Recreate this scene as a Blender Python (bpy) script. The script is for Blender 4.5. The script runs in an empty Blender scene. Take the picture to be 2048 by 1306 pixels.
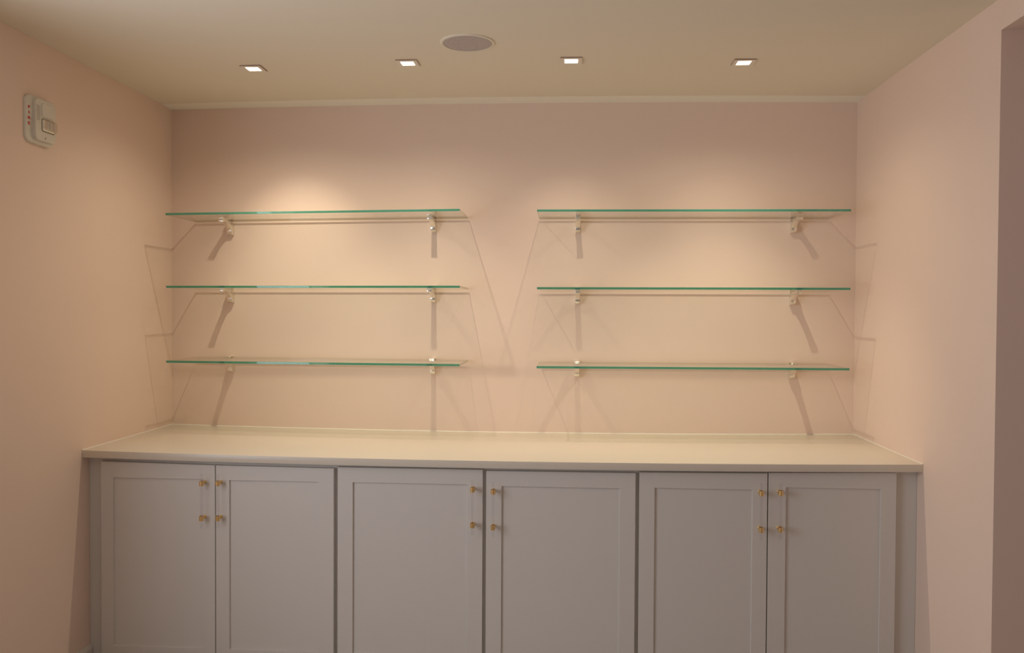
import bpy, bmesh, math, random
from mathutils import Vector, Matrix
C = bpy.context.scene.collection
S = bpy.context.scene
R = math.radians

# ------------------------------------------------------------------ camera
CX, CY, CZ = 0.0, -3.9072, 1.4738
YAW, PITCH, ROLL, F = -0.0659, -0.0190, 0.0054, 1664.67
cd = bpy.data.cameras.new('camera')
cd.sensor_fit = 'HORIZONTAL'; cd.sensor_width = 36.0
cd.lens = 36.0 * F / 2048.0
cd.clip_start = 0.05
cam = bpy.data.objects.new('camera', cd); C.objects.link(cam)
fw = Vector((math.sin(YAW) * math.cos(PITCH), math.cos(YAW) * math.cos(PITCH), math.sin(PITCH)))
rt = Vector((math.cos(YAW), -math.sin(YAW), 0)); up = rt.cross(fw)
rt2 = math.cos(ROLL) * rt + math.sin(ROLL) * up
up2 = -math.sin(ROLL) * rt + math.cos(ROLL) * up
m = Matrix.Identity(4)
for i in range(3):
    m[i][0] = rt2[i]; m[i][1] = up2[i]; m[i][2] = -fw[i]
m.translation = Vector((CX, CY, CZ))
cam.matrix_world = m
S.camera = cam

# ------------------------------------------------------------------ world, lights, exposure
w = bpy.data.worlds.new('world'); S.world = w; w.use_nodes = True
bg = w.node_tree.nodes['Background']
bg.inputs[0].default_value = (1.0, 0.81, 0.80, 1); bg.inputs[1].default_value = 0.275
S.view_settings.view_transform = 'Standard'; S.view_settings.look = 'None'
S.view_settings.gamma = 1.0; S.view_settings.use_curve_mapping = False
S.view_settings.exposure = 0.0
S.cycles.use_denoising = True
S.cycles.caustics_reflective = True
S.cycles.blur_glossy = 0.5
S.cycles.sample_clamp_indirect = 0
S.cycles.max_bounces = 10; S.cycles.transparent_max_bounces = 24

XL, XR = -1.9052, 1.3148                 # side walls
ZC, ZK = 2.44, 0.91                      # ceiling, worktop
ZBOT = 0.8814                            # underside of the worktop
YK = -0.754                              # front of the worktop
YD = -0.724                              # front of the doors
LAMPS = ((-1.2655, -0.615), (-0.632, -0.645), (0.010, -0.645), (0.678, -0.605))
WIN = (-3.3, -1.75, 0.75, 2.15)          # window opening in the left wall y0 y1 z0 z1

# daylight coming through the window of the left wall
ld = bpy.data.lights.new('window_daylight', 'AREA'); ld.shape = 'RECTANGLE'
ld.size = WIN[1] - WIN[0]; ld.size_y = WIN[3] - WIN[2]
ld.energy = 33.0; ld.color = (0.84, 0.90, 1.0)
lo = bpy.data.objects.new('window_daylight', ld); C.objects.link(lo)
lo.location = (XL - 0.16, (WIN[0] + WIN[1]) / 2, (WIN[2] + WIN[3]) / 2)
lo.rotation_euler = (0, -math.pi / 2, 0)
lo.rotation_euler = (math.pi / 2, 0, -math.pi / 2)

LAMP_COL = (1.0, 0.865, 0.66)
# each lamp throws a narrow and a wide beam: cone, tilt towards the wall, power of the four lamps
BEAMS = ((150, 0, (12.5, 8.5, 2.0, 9.5)), (65, 30, (16.0, 1.5, 6.0, 2.5)), (80, 8, (8.5, 25.0, 9.5, 34.0)))

def bow(x):                               # -1 .. 1 over the room width -> 1 in the middle
    t = (x - (XL + XR) / 2) / ((XR - XL) / 2)
    return 1 - t * t

def zceil(x, y=0.0): return ZC + 0.0135 * bow(x) - 0.004
def zsag(x): return -0.0145 * bow(x) + 0.0045
# ------------------------------------------------------------------ materials
def mat(name, col, rough=0.5, metal=0.0, spec=0.5, bump=0.0, scale=60.0, var=0.0, coat=0.0):
    m = bpy.data.materials.new(name); m.use_nodes = True
    nt = m.node_tree; b = nt.nodes['Principled BSDF']
    b.inputs['Base Color'].default_value = (*col, 1); b.inputs['Roughness'].default_value = rough
    b.inputs['Metallic'].default_value = metal; b.inputs['Specular IOR Level'].default_value = spec
    b.inputs['Coat Weight'].default_value = coat; b.inputs['Coat Roughness'].default_value = 0.1
    if bump or var:
        tc = nt.nodes.new('ShaderNodeTexCoord'); nz = nt.nodes.new('ShaderNodeTexNoise')
        nz.inputs['Scale'].default_value = scale; nz.inputs['Detail'].default_value = 4
        nt.links.new(tc.outputs['Object'], nz.inputs['Vector'])
        if bump:
            bp = nt.nodes.new('ShaderNodeBump'); bp.inputs['Strength'].default_value = bump
            bp.inputs['Distance'].default_value = 0.002
            nt.links.new(nz.outputs['Fac'], bp.inputs['Height']); nt.links.new(bp.outputs['Normal'], b.inputs['Normal'])
        if var:
            mx = nt.nodes.new('ShaderNodeMix'); mx.data_type = 'RGBA'
            mx.inputs['A'].default_value = (*[c * (1 - var) for c in col], 1)
            mx.inputs['B'].default_value = (*[min(1, c * (1 + var)) for c in col], 1)
            nt.links.new(nz.outputs['Fac'], mx.inputs['Factor']); nt.links.new(mx.outputs['Result'], b.inputs['Base Color'])
    return m

PINK = mat('blush_wall_paint', (0.84, 0.665, 0.555), 0.6, spec=0.25, bump=0.05, scale=220, var=0.01)
CEIL = mat('cream_ceiling_paint', (0.80, 0.73, 0.60), 0.8, spec=0.2, bump=0.04, scale=260, var=0.01)
WHITE = mat('white_cabinet_lacquer', (0.69, 0.655, 0.605), 0.42, spec=0.4, bump=0.01, scale=90)
QUARTZ = mat('white_quartz', (0.71, 0.640, 0.535), 0.30, spec=0.5, bump=0.0, scale=180, var=0.02)
LIGHT_BAND = mat('painted_reflected_light', (0.90, 0.86, 0.76), 0.7, spec=0.2, var=0.01)  # paler colour stands for light thrown up by the shelves
CAULK = mat('white_caulk', (0.80, 0.74, 0.65), 0.5, var=0.01)
TRIMW = mat('white_trim_paint', (0.66, 0.62, 0.55), 0.4, var=0.01)
FLOORM = mat('pale_floor', (0.34, 0.30, 0.27), 0.4, bump=0.05, scale=12, var=0.12)
NICKEL = mat('satin_nickel', (0.90, 0.87, 0.80), 0.30, metal=1.0, bump=0.02, scale=400)
SCREW = mat('dark_screw_steel', (0.06, 0.05, 0.04), 0.5, metal=0.6, var=0.1)
PAD = mat('pad_shade_dark', (0.035, 0.035, 0.03), 0.8, var=0.1)
BRASS = mat('brushed_brass', (0.92, 0.66, 0.31), 0.30, metal=1.0, bump=0.03, scale=300)
SHADE_RIM = mat('shaded_plate_rim', (0.40, 0.27, 0.19), 0.6, var=0.1)  # shade on the plate's unlit outer sides, put into the colour
PLATE = mat('white_lamp_trim', (0.80, 0.74, 0.64), 0.55, var=0.01)
ALARM = mat('white_alarm_plastic', (0.74, 0.70, 0.60), 0.4, bump=0.02, scale=300, var=0.01)
RED = mat('red_print', (0.62, 0.02, 0.015), 0.5, var=0.05)
DARK = mat('dark_recess', (0.06, 0.045, 0.035), 0.7, var=0.1)
REFL = mat('chrome_reflector', (0.85, 0.83, 0.78), 0.15, metal=1.0, bump=0.05, scale=200)

# speaker grille: perforated metal
GRILLE = mat('speaker_grille_metal', (0.46, 0.40, 0.38), 0.55, metal=0.0, spec=0.3)
nt = GRILLE.node_tree; vo = nt.nodes.new('ShaderNodeTexVoronoi'); vo.inputs['Scale'].default_value = 420
tc = nt.nodes.new('ShaderNodeTexCoord'); nt.links.new(tc.outputs['Object'], vo.inputs['Vector'])
rp = nt.nodes.new('ShaderNodeValToRGB'); rp.color_ramp.elements[0].position = 0.25; rp.color_ramp.elements[1].position = 0.4
rp.color_ramp.elements[0].color = (0.26, 0.225, 0.22, 1); rp.color_ramp.elements[1].color = (0.52, 0.46, 0.44, 1)
nt.links.new(vo.outputs['Distance'], rp.inputs[0]); nt.links.new(rp.outputs[0], nt.nodes['Principled BSDF'].inputs['Base Color'])

def glass(name, tint, gl=1.0, body=None, bodyfac=0.0, rough=0.0, bend=False):
    """thin clear sheet: light passes straight on with a tint, part is mirrored by Fresnel; body adds a scattering colour."""
    m = bpy.data.materials.new(name); m.use_nodes = True; nt = m.node_tree
    nt.nodes.remove(nt.nodes['Principled BSDF']); out = nt.nodes['Material Output']
    tr = nt.nodes.new('ShaderNodeBsdfTransparent'); tr.inputs[0].default_value = (*tint, 1)
    if bend:                                # a thick edge: light is refracted into the sheet
        tr = nt.nodes.new('ShaderNodeBsdfRefraction'); tr.inputs['Color'].default_value = (*tint, 1)
        tr.inputs['IOR'].default_value = 1.5; tr.inputs['Roughness'].default_value = 0.05
    g = nt.nodes.new('ShaderNodeBsdfGlossy'); g.inputs['Color'].default_value = (gl, gl, gl, 1); g.inputs['Roughness'].default_value = rough
    fr = nt.nodes.new('ShaderNodeFresnel'); fr.inputs['IOR'].default_value = 1.5
    # the same Fresnel from either side of the sheet
    geo = nt.nodes.new('ShaderNodeNewGeometry'); mi = nt.nodes.new('ShaderNodeMapRange')
    mi.inputs['To Min'].default_value = 1.5; mi.inputs['To Max'].default_value = 1 / 1.5
    nt.links.new(geo.outputs['Backfacing'], mi.inputs['Value']); nt.links.new(mi.outputs['Result'], fr.inputs['IOR'])
    base = tr
    if body:
        d = nt.nodes.new('ShaderNodeBsdfPrincipled'); d.inputs['Base Color'].default_value = (*body, 1); d.inputs['Roughness'].default_value = 0.15
        tl = nt.nodes.new('ShaderNodeBsdfTranslucent'); tl.inputs[0].default_value = (*body, 1)
        md = nt.nodes.new('ShaderNodeMixShader'); md.inputs[0].default_value = 0.5
        nt.links.new(d.outputs[0], md.inputs[1]); nt.links.new(tl.outputs[0], md.inputs[2])
        mb = nt.nodes.new('ShaderNodeMixShader'); mb.inputs[0].default_value = bodyfac
        nt.links.new(tr.outputs[0], mb.inputs[1]); nt.links.new(md.outputs[0], mb.inputs[2]); base = mb
    mx = nt.nodes.new('ShaderNodeMixShader'); nt.links.new(fr.outputs[0], mx.inputs[0])
    nt.links.new(base.outputs[0], mx.inputs[1]); nt.links.new(g.outputs[0], mx.inputs[2])
    nt.links.new(mx.outputs[0], out.inputs[0])
    return m
SHEET = glass('clear_glass_sheet', (0.955, 0.975, 0.955))
EDGE = glass('green_glass_edge', (0.22, 0.78, 0.66), body=(0.08, 0.45, 0.36), bodyfac=0.35, bend=True)
SIDE = glass('pale_glass_side', (0.45, 0.40, 0.28), body=(0.44, 0.38, 0.25), bodyfac=0.85)
REAR = glass('khaki_glass_edge', (0.48, 0.45, 0.33), body=(0.50, 0.46, 0.30), bodyfac=0.6)
ACRYL = glass('clear_acrylic', (0.97, 0.97, 0.98))
LENS = glass('clear_strobe_lens', (0.9, 0.9, 0.88))

def emit(name, col, st):
    m = bpy.data.materials.new(name); m.use_nodes = True; nt = m.node_tree
    nt.nodes.remove(nt.nodes['Principled BSDF']); e = nt.nodes.new('ShaderNodeEmission')
    e.inputs[0].default_value = (*col, 1); e.inputs[1].default_value = st
    nt.links.new(e.outputs[0], nt.nodes['Material Output'].inputs[0]); return m
GLOW = emit('warm_lamp_diffuser', (1.0, 0.86, 0.66), 9.0)

# ------------------------------------------------------------------ mesh helpers
def link(name, me, parent=None, loc=None):
    o = bpy.data.objects.new(name, me); C.objects.link(o)
    if parent: o.parent = parent
    if loc: o.location = loc
    return o

def mesh(name, verts, faces, mats, fm=None, smooth=False):
    me = bpy.data.meshes.new(name); me.from_pydata([tuple(v) for v in verts], [], faces)
    for mm in (mats if isinstance(mats, (list, tuple)) else [mats]): me.materials.append(mm)
    if fm:
        for p, i in zip(me.polygons, fm): p.material_index = i
    if smooth:
        for p in me.polygons: p.use_smooth = True
    me.update(); return me

def bevel_mesh(bm, r, seg=2, angle=30):
    es = [e for e in bm.edges if len(e.link_faces) == 2 and e.calc_face_angle(0) > R(angle)]
    if r > 0: bmesh.ops.bevel(bm, geom=es, offset=r, segments=seg, affect='EDGES', profile=0.5)

def frombm(name, bm, mm, smooth=True):
    me = bpy.data.meshes.new(name); bmesh.ops.recalc_face_normals(bm, faces=bm.faces[:])
    bm.to_mesh(me); bm.free()
    for k in (mm if isinstance(mm, (list, tuple)) else [mm]): me.materials.append(k)
    if smooth:
        for p in me.polygons: p.use_smooth = True
        me.set_sharp_from_angle(angle=R(25))
    return me

def box(name, x0, x1, y0, y1, z0, z1, mm, bev=0.0, seg=2, zf=None, nx=1):
    """box, optionally divided along x with its heights following zf(x)."""
    bm = bmesh.new()
    xs = [x0 + (x1 - x0) * i / nx for i in range(nx + 1)]
    rings = []
    for x in xs:
        d = zf(x) if zf else 0
        rings.append([bm.verts.new((x, y, z + d)) for y, z in ((y0, z0), (y1, z0), (y1, z1), (y0, z1))])
    for a, b in zip(rings, rings[1:]):
        for i in range(4): bm.faces.new((a[i], a[(i + 1) % 4], b[(i + 1) % 4], b[i]))
    bm.faces.new(rings[0][::-1]); bm.faces.new(rings[-1])
    bmesh.ops.recalc_face_normals(bm, faces=bm.faces[:])
    bevel_mesh(bm, bev, seg)
    return frombm(name, bm, mm, bev > 0)

def extrude_x(name, prof, x0, x1, mm, bev=0.0):
    bm = bmesh.new()
    a = [bm.verts.new((x0, y, z)) for y, z in prof]; b = [bm.verts.new((x1, y, z)) for y, z in prof]
    n = len(prof)
    for i in range(n): bm.faces.new((a[i], a[(i + 1) % n], b[(i + 1) % n], b[i]))
    bm.faces.new(a[::-1]); bm.faces.new(b)
    bmesh.ops.recalc_face_normals(bm, faces=bm.faces[:])
    bevel_mesh(bm, bev, 2, 50)
    return frombm(name, bm, mm)

def lathe(name, prof, mm, n=32, axis='z'):
    """prof: (radius, height) pairs"""
    bm = bmesh.new(); rings = []
    for r, h in prof:
        if r < 1e-6:
            rings.append([bm.verts.new((0, 0, h))])
        else:
            rings.append([bm.verts.new((r * math.cos(2 * math.pi * i / n), r * math.sin(2 * math.pi * i / n), h)) for i in range(n)])
    for a, b in zip(rings, rings[1:]):
        for i in range(n):
            j = (i + 1) % n
            q = [a[i % len(a)], a[j % len(a)], b[j % len(b)], b[i % len(b)]]
            u = []
            [u.append(v) for v in q if v not in u]
            if len(u) > 2: bm.faces.new(u)
    if axis == 'y':
        for v in bm.verts: v.co = Vector((v.co.x, -v.co.z, v.co.y))
    if axis == 'x':
        for v in bm.verts: v.co = Vector((v.co.z, v.co.x, v.co.y))
    return frombm(name, bm, mm)

def struct(name, me, parent=None):
    o = link(name, me, parent)
    if not parent: o['kind'] = 'structure'
    return o

def empty(name, loc, label, cat, group=None):
    o = bpy.data.objects.new(name, None); C.objects.link(o); o.location = loc; o.empty_display_size = 0.05
    o['label'] = label; o['category'] = cat
    if group: o['group'] = group
    return o

def dup(root, loc, label):
    r = root.copy(); C.objects.link(r); r.location = loc; r['label'] = label
    for ch in list(root.children):
        c = ch.copy(); C.objects.link(c); c.parent = r
        for g in list(ch.children):
            d = g.copy(); C.objects.link(d); d.parent = c
    return r

# ------------------------------------------------------------------ the room
YB = -6.2                                 # how far the room goes on behind the camera
NX = 24
def grid_ceiling():
    vs, fs = [], []
    for i in range(NX + 1):
        x = XL + (XR - XL) * i / NX
        for y in (0.0, YB): vs.append((x, y, zceil(x)))
        for y in (0.0, YB): vs.append((x, y, ZC + 0.12))
    for i in range(NX):
        a = i * 4; b = a + 4
        fs += [(a, b, b + 1, a + 1), (a + 2, a + 3, b + 3, b + 2), (a, a + 2, b + 2, b), (a + 1, b + 1, b + 3, a + 3)]
    fs += [(0, 1, 3, 2), (NX * 4, NX * 4 + 2, NX * 4 + 3, NX * 4 + 1)]
    return mesh('ceiling', vs, fs, CEIL)
struct('ceiling', grid_ceiling())
struct('wall_back', box('wall_back', XL - 0.12, XR + 0.12, 0.0, 0.12, 0, ZC + 0.12, PINK))
struct('floor', box('floor', XL - 0.12, XR + 1.6, YB, 0.12, -0.1, 0.0, FLOORM))
# left wall with the window opening behind the edge of the picture
def wall_with_hole(x0, x1, y0, y1, z0, z1, h):
    ys = [y0, h[0], h[1], y1]; zs = [z0, h[2], h[3], z1]
    ys = [ys[0], ys[1], ys[2], ys[3]]
    bm = bmesh.new(); V = {}
    for i, x in enumerate((x0, x1)):
        for j, y in enumerate(ys):
            for k, z in enumerate(zs): V[i, j, k] = bm.verts.new((x, y, z))
    for i in (0, 1):
        for j in range(3):
            for k in range(3):
                if (j, k) == (1, 1): continue
                if h[2] <= z0 and k == 0: continue
                bm.faces.new((V[i, j, k], V[i, j + 1, k], V[i, j + 1, k + 1], V[i, j, k + 1]))
    ks = range(1, 3) if h[2] <= z0 else range(0, 3)
    for k in ks:
        bm.faces.new([V[0, 0, k], V[1, 0, k], V[1, 0, k + 1], V[0, 0, k + 1]])
        bm.faces.new([V[0, 3, k], V[1, 3, k], V[1, 3, k + 1], V[0, 3, k + 1]])
    for j in range(3):
        bm.faces.new([V[0, j, 3], V[1, j, 3], V[1, j + 1, 3], V[0, j + 1, 3]])
        if not (h[2] <= z0 and j == 1): bm.faces.new([V[0, j, ks[0]], V[1, j, ks[0]], V[1, j + 1, ks[0]], V[0, j + 1, ks[0]]])
    for j in (1, 2): bm.faces.new([V[0, j, 1], V[1, j, 1], V[1, j, 2], V[0, j, 2]])
    bm.faces.new([V[0, 1, 2], V[1, 1, 2], V[1, 2, 2], V[0, 2, 2]])
    if h[2] > z0: bm.faces.new([V[0, 1, 1], V[1, 1, 1], V[1, 2, 1], V[0, 2, 1]])
    return frombm('wall', bm, PINK, False)
struct('wall_left', wall_with_hole(XL - 0.14, XL, YB, 0.0, 0, ZC + 0.12, WIN))
# right wall: runs forward to a full-height opening with a low header
YO, ZO = -1.2623, 2.337
def wall_right():
    bm = bmesh.new()
    def bx(x0, x1, y0, y1, z0, z1):
        bmesh.ops.create_cube(bm, size=1, matrix=Matrix.Translation(((x0 + x1) / 2, (y0 + y1) / 2, (z0 + z1) / 2)) @ Matrix.Diagonal((x1 - x0, y1 - y0, z1 - z0, 1)))
    T = 0.30
    bx(XR, XR + T, YO, 0.0, 0, ZC + 0.12)
    bx(XR, XR + T, -2.6, YO, ZO, ZC + 0.12)
    bx(XR, XR + T, YB, -2.6, 0, ZC + 0.12)
    return frombm('wall_right', bm, PINK, False)
struct('wall_right', wall_right())
struct('wall_hall', box('wall_hall', XR + 1.5, XR + 1.6, YB, 0.12, 0, ZC, PINK))
# lamp light reflected off the shelves, built as a narrow pale wedge
def light_band():
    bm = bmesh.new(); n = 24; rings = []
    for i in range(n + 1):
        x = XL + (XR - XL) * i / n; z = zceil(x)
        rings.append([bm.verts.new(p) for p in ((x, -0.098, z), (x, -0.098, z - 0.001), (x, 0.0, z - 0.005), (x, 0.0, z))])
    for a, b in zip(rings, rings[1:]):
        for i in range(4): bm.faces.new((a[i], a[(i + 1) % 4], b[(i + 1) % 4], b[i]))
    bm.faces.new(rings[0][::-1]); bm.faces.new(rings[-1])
    return frombm('reflected_light_band', bm, LIGHT_BAND, False)
struct('reflected_light_band', light_band())
# baseboard on the left wall
struct('baseboard_left', extrude_x('baseboard_left', [(0, 0), (0, 0.128), (0.004, 0.128), (0.010, 0.120), (0.014, 0.112), (0.014, 0)], 0, 1, TRIMW))
bb = bpy.data.objects['baseboard_left']
bb.data.transform(Matrix(((0, 1, 0, 0), (1, 0, 0, 0), (0, 0, 1, 0), (0, 0, 0, 1))))
bb.data.transform(Matrix.Diagonal((1, (0.705 - 6.1), 1, 1))); bb.data.transform(Matrix.Translation((XL, -0.705, 0)))
bm = bmesh.new(); bm.from_mesh(bb.data); bmesh.ops.recalc_face_normals(bm, faces=bm.faces[:]); bm.to_mesh(bb.data); bm.free()

# ------------------------------------------------------------------ worktop and its caulk line
def worktop():
    bm = bmesh.new(); n = 24; rings = []
    for i in range(n + 1):
        x = XL + (XR - XL) * i / n; d = zsag(x)
        e = 0.0 if True else 0
        rings.append([bm.verts.new((x, y, z + d)) for y, z in ((0.0, ZBOT), (YK, ZBOT), (YK, ZK), (0.0, ZK))])
    for a, b in zip(rings, rings[1:]):
        for i in range(4): bm.faces.new((a[i], a[(i + 1) % 4], b[(i + 1) % 4], b[i]))
    bm.faces.new(rings[0][::-1]); bm.faces.new(rings[-1])
    bmesh.ops.recalc_face_normals(bm, faces=bm.faces[:]); bevel_mesh(bm, 0.0009, 2, 60)
    return frombm('worktop', bm, QUARTZ)
wt = link('worktop', worktop())
wt['label'] = 'long cream white quartz worktop running wall to wall over the white cabinets'; wt['category'] = 'countertop'
def caulk():
    bm = bmesh.new(); n = 24
    def run(pts, dirs):
        rings = []
        for (x, y, z), (dx, dy) in zip(pts, dirs):
            rings.append([bm.verts.new((x, y, z)), bm.verts.new((x + dx * 0.003, y + dy * 0.003, z)), bm.verts.new((x, y, z + 0.003))])
        for a, b in zip(rings, rings[1:]):
            for i in range(3): bm.faces.new((a[i], a[(i + 1) % 3], b[(i + 1) % 3], b[i]))
    xs = [XL + (XR - XL) * i / n for i in range(n + 1)]
    run([(x, 0, ZK + zsag(x)) for x in xs], [(0, -1)] * (n + 1))
    run([(XL, YK, ZK + zsag(XL)), (XL, 0, ZK + zsag(XL))], [(1, 0)] * 2)
    run([(XR, YK, ZK + zsag(XR)), (XR, 0, ZK + zsag(XR))], [(-1, 0)] * 2)
    return frombm('caulk', bm, CAULK, False)
ck = struct('trim_1', caulk())

# ------------------------------------------------------------------ cabinets
CG = 'white double-door base cabinets under the worktop'
TH = 0.020                                # door thickness
YF = YD + TH + 0.001                      # face frame front
Z0D = 0.052                               # door bottom
def door_mesh(x0, x1, ztl, ztr, panel):
    """shaker door: slab with one recessed flat panel. panel = (px0, px1, ptop, pbot)"""
    bm = bmesh.new(); px0, px1, pt, pb = panel; rec = 0.0075; s = 0.0012
    def P(x, y, z): return bm.verts.new((x, y, z))
    o = [P(x0, YD, Z0D), P(x1, YD, Z0D), P(x1, YD, ztr), P(x0, YD, ztl)]
    i = [P(px0, YD, pb), P(px1, YD, pb), P(px1, YD, pt), P(px0, YD, pt)]
    r = [P(px0 + s, YD + rec, pb + s), P(px1 - s, YD + rec, pb + s), P(px1 - s, YD + rec, pt - s), P(px0 + s, YD + rec, pt - s)]
    b = [P(x0, YD + TH, Z0D), P(x1, YD + TH, Z0D), P(x1, YD + TH, ztr), P(x0, YD + TH, ztl)]
    for k in range(4):
        l = (k + 1) % 4
        bm.faces.new((o[k], o[l], i[l], i[k])); bm.faces.new((i[k], i[l], r[l], r[k])); bm.faces.new((o[l], o[k], b[k], b[l]))
    bm.faces.new(r); bm.faces.new(b[::-1])
    bmesh.ops.recalc_face_normals(bm, faces=bm.faces[:])
    es = [e for e in bm.edges if len(e.link_faces) == 2 and all(abs(v.co.y - YD) < 1e-6 for v in e.verts) and e.calc_face_angle(0) > R(40) and (e.verts[0] in o and e.verts[1] in o)]
    bmesh.ops.bevel(bm, geom=es, offset=0.0012, segments=2, affect='EDGES')
    me = frombm('door', bm, WHITE)
    return me

# handle meshes (origin at the handle's middle, on the door's face)
HS = 0.0685; HD = 0.030                   # half spacing of the mounts, stand-off
bar_me = lathe('bar', [(0, -HS - 0.038), (0.0052, -HS - 0.038), (0.006, -HS - 0.0372), (0.006, HS + 0.0372), (0.0052, HS + 0.038), (0, HS + 0.038)], ACRYL, 24)
bar_me.transform(Matrix.Translation((0, -HD, 0)))
def mount_mesh():
    bm = bmesh.new()
    c = lathe('c', [(0.0066, -0.0095), (0.0082, -0.0095), (0.0088, -0.0088), (0.0088, 0.0088), (0.0082, 0.0095), (0.0066, 0.0095), (0.0066, -0.0095)], BRASS, 28)
    c.transform(Matrix.Translation((0, -HD, 0)))
    p = lathe('p', [(0, 0), (0.0072, 0), (0.0072, 0.003), (0.0058, 0.0045), (0.0048, 0.010), (0.0048, HD - 0.0078), (0, HD - 0.0078)], BRASS, 24, 'y')
    bm.from_mesh(c); bm.from_mesh(p)
    bpy.data.meshes.remove(c); bpy.data.meshes.remove(p)
    return frombm('mount', bm, BRASS)
mount_me = mount_mesh()

def handle(parent, x, z):
    h = link('handle', bar_me, parent, (x, YD, z))
    for s in (1, -1):
        # the brass mounts are the second piece of each handle; kept on the same level under the door
        mo = link('handle_mount', mount_me, parent, (x, YD, z + s * HS))
        mo['label'] = 'brass collar and post'
    h['label'] = 'clear acrylic rod'

#  x0, x1, ztop left, ztop right, panel(x0,x1,top,bottom), handle x, handle z
DOORS = [
    [(-1.846, -1.3795, 0.8665, 0.8585, (-1.795, -1.424, 0.803, 0.130), -1.421, 0.7235),
     (-1.3765, -0.9035, 0.8585, 0.8545, (-1.322, -0.965, 0.801, 0.130), -1.3555, 0.7250)],
    [(-0.8885, -0.3195, 0.8600, 0.8600, (-0.829, -0.379, 0.802, 0.130), -0.356, 0.7200),
     (-0.3065, 0.2655, 0.8560, 0.8580, (-0.247, 0.206, 0.798, 0.130), -0.277, 0.7135)],
    [(0.2795, 0.7590, 0.8610, 0.8660, (0.337, 0.704, 0.803, 0.130), 0.730, 0.7275),
     (0.7625, 1.2320, 0.8680, 0.8770, (0.827, 1.176, 0.814, 0.130), 0.801, 0.7300)]]
FRAMES = [(-1.9045, -0.8962), (-0.8958, 0.2722), (0.2726, 1.3140)]
CLAB = ['white double-door cabinet at the left end, against the left wall',
        'white double-door cabinet in the middle, wide gap between its doors',
        'white double-door cabinet at the right end, against the right wall']
for (fx0, fx1), ds, lab in zip(FRAMES, DOORS, CLAB):
    e = empty('base_cabinet', ((fx0 + fx1) / 2, 0, 0), lab, 'cabinet', None)
    inv = Matrix.Translation((-(fx0 + fx1) / 2, 0, 0))
    def ch(name, me, par=e):
        me.transform(inv) if par is e else None
        return link(name, me, par)
    # carcass behind the doors, under the sagging worktop
    n = 12; bm = bmesh.new(); rings = []
    for i in range(n + 1):
        x = fx0 + (fx1 - fx0) * i / n; d = ZBOT + zsag(x) - 0.0004
        rings.append([bm.verts.new((x, y, z)) for y, z in ((-0.004, 0.0), (YF + 0.06, 0.0), (YF + 0.06, 0.05), (YF, 0.05), (YF, d), (-0.004, d))])
    for a, b in zip(rings, rings[1:]):
        for i in range(6): bm.faces.new((a[i], a[(i + 1) % 6], b[(i + 1) % 6], b[i]))
    bm.faces.new(rings[0][::-1]); bm.faces.new(rings[-1])
    ch('carcass', frombm('carcass', bm, WHITE, False))
    for (x0, x1, zl, zr, pn, hx, hz) in ds:
        me = door_mesh(x0, x1, zl, zr, pn)
        d = ch('door', me)
        cxm = (fx0 + fx1) / 2
        handle(d, hx - cxm, hz)
# ------------------------------------------------------------------ glass shelves
GT = 0.0098; GAP = 0.014; SD = 0.3088
def shelf_mesh(L, D, t):
    bm = bmesh.new()
    bmesh.ops.create_cube(bm, size=1, matrix=Matrix.Translation((L / 2, -D / 2, -t / 2)) @ Matrix.Diagonal((L, D, t, 1)))
    bmesh.ops.bevel(bm, geom=bm.edges[:], offset=0.0007, segments=1, affect='EDGES')
    bm.normal_update()
    for f in bm.faces:
        n = f.normal
        f.material_index = 0 if abs(n.z) > 0.9 else (1 if n.y < -0.3 else (3 if n.y > 0.3 else 2))
    return frombm('glass_shelf', bm, [SHEET, EDGE, SIDE, REAR], False)
#         left x, right x, z middle, half tilt
SH = {'L1': (-1.7772, -0.4658, 1.9055, 0.0076), 'L2': (-1.7749, -0.4643, 1.5787, 0.0024), 'L3': (-1.7758, -0.4640, 1.2425, -0.0015),
      'R1': (-0.1313, 1.1859, 1.9083, -0.0010), 'R2': (-0.1295, 1.1875, 1.5770, 0.0010), 'R3': (-0.1296, 1.1877, 1.2376, 0.0020)}
NM = {'L1': 'top glass shelf of the left stack', 'L2': 'middle glass shelf of the left stack', 'L3': 'lowest glass shelf of the left stack',
      'R1': 'top glass shelf of the right stack', 'R2': 'middle glass shelf of the right stack', 'R3': 'lowest glass shelf of the right stack'}
for k, (a, b, z, t) in SH.items():
    o = link('glass_shelf', shelf_mesh(b - a, SD, GT), None, (a, -GAP, z - t))
    o.rotation_euler = (0, -math.atan2(2 * t, b - a), 0)
    o['label'] = 'clear green-edged ' + NM[k]; o['category'] = 'shelf'; o['group'] = 'green-edged glass shelves on the pink wall'

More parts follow.
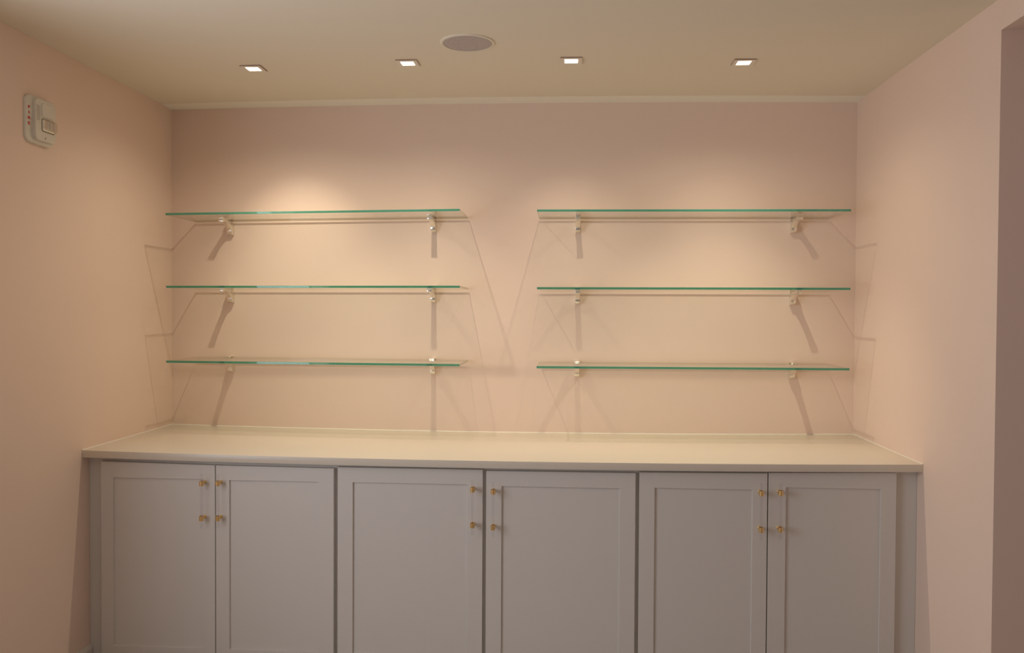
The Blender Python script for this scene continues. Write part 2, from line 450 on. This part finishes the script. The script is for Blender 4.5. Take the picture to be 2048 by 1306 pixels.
# brackets: satin nickel, gripping the glass
BW = 0.0215
def bracket_parts():
    h = BW / 2
    plate = extrude_x('wall_plate', [(0.0, -0.062), (-0.0125, -0.060), (-0.0125, GT + 0.006), (0.0, GT + 0.006)], -h, h, NICKEL, 0.0006)
    # underside: deep nose by the wall, hollow, then a slim tongue with a lip
    pr = [(-0.0126, -0.0002), (-0.131, -0.0002), (-0.133, -0.002), (-0.133, -0.0105), (-0.131, -0.012), (-0.119, -0.012), (-0.114, -0.0085)]
    for i in range(9):
        t = i / 8; pr.append((-0.108 + 0.072 * t, -0.0085 - 0.030 * t ** 2.2))
    for i in range(1, 9):
        a = math.pi / 2 * i / 8; pr.append((-0.036 + 0.012 * (1 - math.cos(a)), -0.0385 - 0.0195 * math.sin(a)))
    pr += [(-0.017, -0.0615), (-0.0126, -0.063)]
    arm = extrude_x('support_arm', pr, -h, h, NICKEL, 0.0006)
    jaw = extrude_x('upper_jaw', [(-0.0126, GT + 0.0003), (-0.056, GT + 0.0003), (-0.0575, GT + 0.0015), (-0.055, GT + 0.0045), (-0.018, GT + 0.006), (-0.0126, GT + 0.006)], -h, h, NICKEL, 0.0004)
    scr = lathe('set_screw', [(0, -h - 0.0005), (0.0028, -h - 0.0005), (0.0028, h + 0.0005), (0, h + 0.0005)], SCREW, 14, 'x')
    scr.transform(Matrix.Translation((0, -0.030, -0.0075)))
    pad = box('shade_pad', -h, h, -0.01395, -0.0127, 0.0, GT, PAD)  # added dark pad, coloured as the bracket's unlit back seen through the glass
    return plate, arm, jaw, scr, pad
bp = None
BX = {'L': (-1.607, -0.629), 'R': (0.0475, 1.030)}
POS = {'1': 'top', '2': 'middle', '3': 'lowest'}; SIDEN = {'L': 'left stack', 'R': 'right stack'}
for k, (a, b, z, t) in SH.items():
    for i, x in enumerate(BX[k[0]]):
        zz = z - t + 2 * t * (x - a) / (b - a) - GT
        lab = 'satin nickel bracket under the %s end of the %s glass shelf in the %s' % (('left', 'right')[i], POS[k[1]], SIDEN[k[0]])
        if bp is None:
            bp = empty('shelf_bracket', (x, 0, zz), lab, 'bracket', 'satin nickel shelf brackets on the pink wall')
            for nm, me in zip(('wall_plate', 'support_arm', 'upper_jaw', 'set_screw', 'shade_pad'), bracket_parts()): link(nm, me, bp)
        else: dup(bp, (x, 0, zz), lab)

# ------------------------------------------------------------------ recessed square lamps
def ring_plate(name, ro, ri, z0, z1, dz, mm):
    """square ring with a sloping inner throat"""
    vs = []
    for r, z in ((ro, z1), (ro, z0), (ri, z0), (ri * 0.92, dz)):
        vs += [(-r, -r, z), (r, -r, z), (r, r, z), (-r, r, z)]
    fs = []
    for k in range(3):
        for i in range(4):
            j = (i + 1) % 4; fs.append((k * 4 + i, k * 4 + j, k * 4 + 4 + j, k * 4 + 4 + i))
    me = mesh(name, vs, fs, mm); bm = bmesh.new(); bm.from_mesh(me)
    bpy.data.meshes.remove(me)
    for f in bm.faces: f.material_index = 0
    me = frombm(name, bm, [mm, SHADE_RIM], False)
    for p in me.polygons:
        if abs(p.normal.z) < 0.3 and max(abs(p.center.x), abs(p.center.y)) > ri * 1.2: p.material_index = 1
    return me
lroot = None
LLAB = ['lit square recessed ceiling lamp, first from the left wall', 'lit square recessed ceiling lamp just left of the round speaker',
        'lit square recessed ceiling lamp just right of the round speaker', 'lit square recessed ceiling lamp nearest the right wall']
for i, (x, y) in enumerate(LAMPS):
    zc = zceil(x)
    if lroot is None:
        lroot = empty('ceiling_lamp', (x, y, zc), LLAB[i], 'lamp', 'square recessed ceiling lamps')
        link('trim_plate', ring_plate('trim_plate', 0.0415, 0.026, -0.0050, 0.0002, 0.0010, PLATE), lroot)
        vs = [(-0.0245, -0.0245, -0.0040), (0.0245, -0.0245, -0.0040), (0.0245, 0.0245, -0.0040), (-0.0245, 0.0245, -0.0040)]
        link('diffuser', mesh('diffuser', vs, [(0, 3, 2, 1)], GLOW), lroot)
    else: dup(lroot, (x, y, zc), LLAB[i])
    for cone, tilt, pw in BEAMS:
        if pw[i] <= 0: continue
        sd = bpy.data.lights.new('lamp_beam', 'SPOT'); sd.energy = pw[i]; sd.color = LAMP_COL
        sd.spot_size = R(cone); sd.spot_blend = 1.0; sd.shadow_soft_size = 0.009
        so = bpy.data.objects.new('lamp_beam', sd); C.objects.link(so); so.location = (x, -0.560, zc - 0.012)
        so.rotation_euler = (R(tilt), 0, 0)

# ------------------------------------------------------------------ round ceiling speaker
sx, sy = -0.368, -0.873; sz = zceil(sx)
sp = empty('ceiling_speaker', (sx, sy, sz), 'round ceiling speaker with a grey grille and thin cream rim', 'speaker')
link('rim', lathe('rim', [(0.0885, -0.001), (0.0895, -0.0048), (0.097, -0.0042), (0.0995, -0.002), (0.0998, 0.0002)], CEIL, 64), sp)
link('grille', lathe('grille', [(0.0, -0.0052), (0.05, -0.0050), (0.086, -0.0042), (0.0884, -0.003), (0.0884, 0.0)], GRILLE, 64), sp)

# ------------------------------------------------------------------ fire alarm on the left wall
AY0, AY1, AZ0, AZ1 = -1.098, -0.945, 2.060, 2.228
al = empty('fire_alarm', (XL, (AY0 + AY1) / 2, (AZ0 + AZ1) / 2), 'white wall-mounted fire alarm with red FIRE lettering and a clear strobe', 'alarm')
AC = Vector((XL, (AY0 + AY1) / 2, (AZ0 + AZ1) / 2))
def rrect(y0, y1, z0, z1, r, n=6):
    pts = []
    for cy, cz, a0 in ((y1 - r, z1 - r, 0), (y0 + r, z1 - r, 90), (y0 + r, z0 + r, 180), (y1 - r, z0 + r, 270)):
        for i in range(n + 1):
            a = R(a0 + 90 * i / n); pts.append((cy + r * math.cos(a), cz + r * math.sin(a)))
    return pts
def loft(name, layers, mm, cap=True):
    """layers: (depth or function of y, outline) from the wall outwards"""
    bm = bmesh.new(); rings = []
    for d, pts in layers:
        rings.append([bm.verts.new((d(y) if callable(d) else d, y, z)) for y, z in pts])
    n = len(rings[0])
    for a, b in zip(rings, rings[1:]):
        for i in range(n): bm.faces.new((a[i], a[(i + 1) % n], b[(i + 1) % n], b[i]))
    if cap: bm.faces.new(rings[-1]); bm.faces.new(rings[0][::-1])
    return frombm(name, bm, mm)
W2, H2 = 0.0765, 0.084
slope = lambda y: 0.007 + 0.008 * min(1, max(0, (y + W2) / 0.032))
body = loft('housing', [(0, rrect(-W2, W2, -H2, H2, 0.026)), (lambda y: slope(y) - 0.003, rrect(-W2, W2, -H2, H2, 0.026)),
            (slope, rrect(-W2 + 0.003, W2 - 0.003, -H2 + 0.003, H2 - 0.003, 0.024))], ALARM)
hb = link('housing', body, al)
link('front_panel', loft('front_panel', [(0.010, rrect(-0.0455, W2 - 0.004, -H2 + 0.013, H2 - 0.006, 0.018)), (0.0225, rrect(-0.0445, W2 - 0.005, -H2 + 0.014, H2 - 0.007, 0.018)),
                         (0.0245, rrect(-0.0425, W2 - 0.007, -H2 + 0.016, H2 - 0.009, 0.016))], ALARM), al)
link('sounder_cover', loft('sounder_cover', [(0.0240, rrect(-0.0155, 0.057, 0.014, 0.064, 0.009)), (0.0290, rrect(-0.0130, 0.0545, 0.0165, 0.0615, 0.009))], ALARM), al)
# perforated grille of the sounder
bm = bmesh.new()
for r in range(13):
    for c in range(4):
        y = -0.0385 + c * 0.0052 + (r % 2) * 0.0026; z = 0.050 - r * 0.0041
        bmesh.ops.create_circle(bm, cap_ends=True, radius=0.0013, segments=8, matrix=Matrix.Translation((0.0247, y, z)) @ Matrix.Rotation(R(90), 4, 'Y'))
gr = link('sounder_holes', frombm('sounder_holes', bm, DARK, False), al); gr['kind'] = 'stuff'
link('lens_frame', loft('lens_frame', [(0.0240, rrect(-0.0115, 0.0665, -0.037, 0.011, 0.008)), (0.0252, rrect(-0.0105, 0.0655, -0.036, 0.010, 0.008))], DARK), al)
link('reflector', loft('reflector', [(0.0250, rrect(-0.0085, 0.0660, -0.034, 0.0095, 0.007)), (0.0300, rrect(0.000, 0.058, -0.028, 0.003, 0.006))], REFL), al)
ln = link('strobe_lens', loft('strobe_lens', [(0.0252, rrect(-0.0090, 0.0662, -0.0350, 0.0097, 0.008)), (0.036, rrect(-0.006, 0.064, -0.032, 0.007, 0.009)), (0.041, rrect(0.002, 0.057, -0.027, 0.002, 0.007))], LENS), al)
link('flash_tube', lathe('flash_tube', [(0, -0.012), (0.0022, -0.012), (0.0022, 0.012), (0, 0.012)], REFL, 12), al, (0.034, 0.029, -0.012))
# lettering, one letter above the other, on the sloping flange
for ch_, zz in zip('FIRE', (0.0377, 0.0187, 0.0, -0.0189)):
    cu = bpy.data.curves.new('lettering', 'FONT'); cu.body = ch_; cu.size = 0.0142; cu.align_x = 'CENTER'; cu.align_y = 'CENTER'
    cu.offset = 0.00035; cu.extrude = 0.0002
    tmp = bpy.data.objects.new('tmp', cu); C.objects.link(tmp)
    dg = bpy.context.evaluated_depsgraph_get(); dg.update()
    me = bpy.data.meshes.new_from_object(tmp.evaluated_get(dg)); bpy.data.objects.remove(tmp)
    me.name = 'lettering'; me.materials.clear(); me.materials.append(RED)
    # letter plane x -> +y (with the slope of the flange), y -> z
    sl = math.atan2(0.008, 0.032)
    me.transform(Matrix.Diagonal((1.45, 1, 1, 1)))
    M = Matrix.Translation((slope(-0.0610) + 0.0006, -0.0610, zz)) @ Matrix.Rotation(-sl, 4, 'Z') @ Matrix(((0, 0, 1, 0), (1, 0, 0, 0), (0, 1, 0, 0), (0, 0, 0, 1)))
    me.transform(M); o = link('letter', me, al); o['label'] = 'red letter ' + ch_
# small mark at the lower right of the panel
bm = bmesh.new()
for y, z, s in ((0.0085, -0.061, 1), (0.0125, -0.0575, 1)):
    bmesh.ops.create_cube(bm, size=1, matrix=Matrix.Translation((0.0247, y, z)) @ Matrix.Rotation(R(-35), 4, 'X') @ Matrix.Diagonal((0.0004, 0.0016, 0.006, 1)))
link('printed_mark', frombm('printed_mark', bm, DARK, False), al)
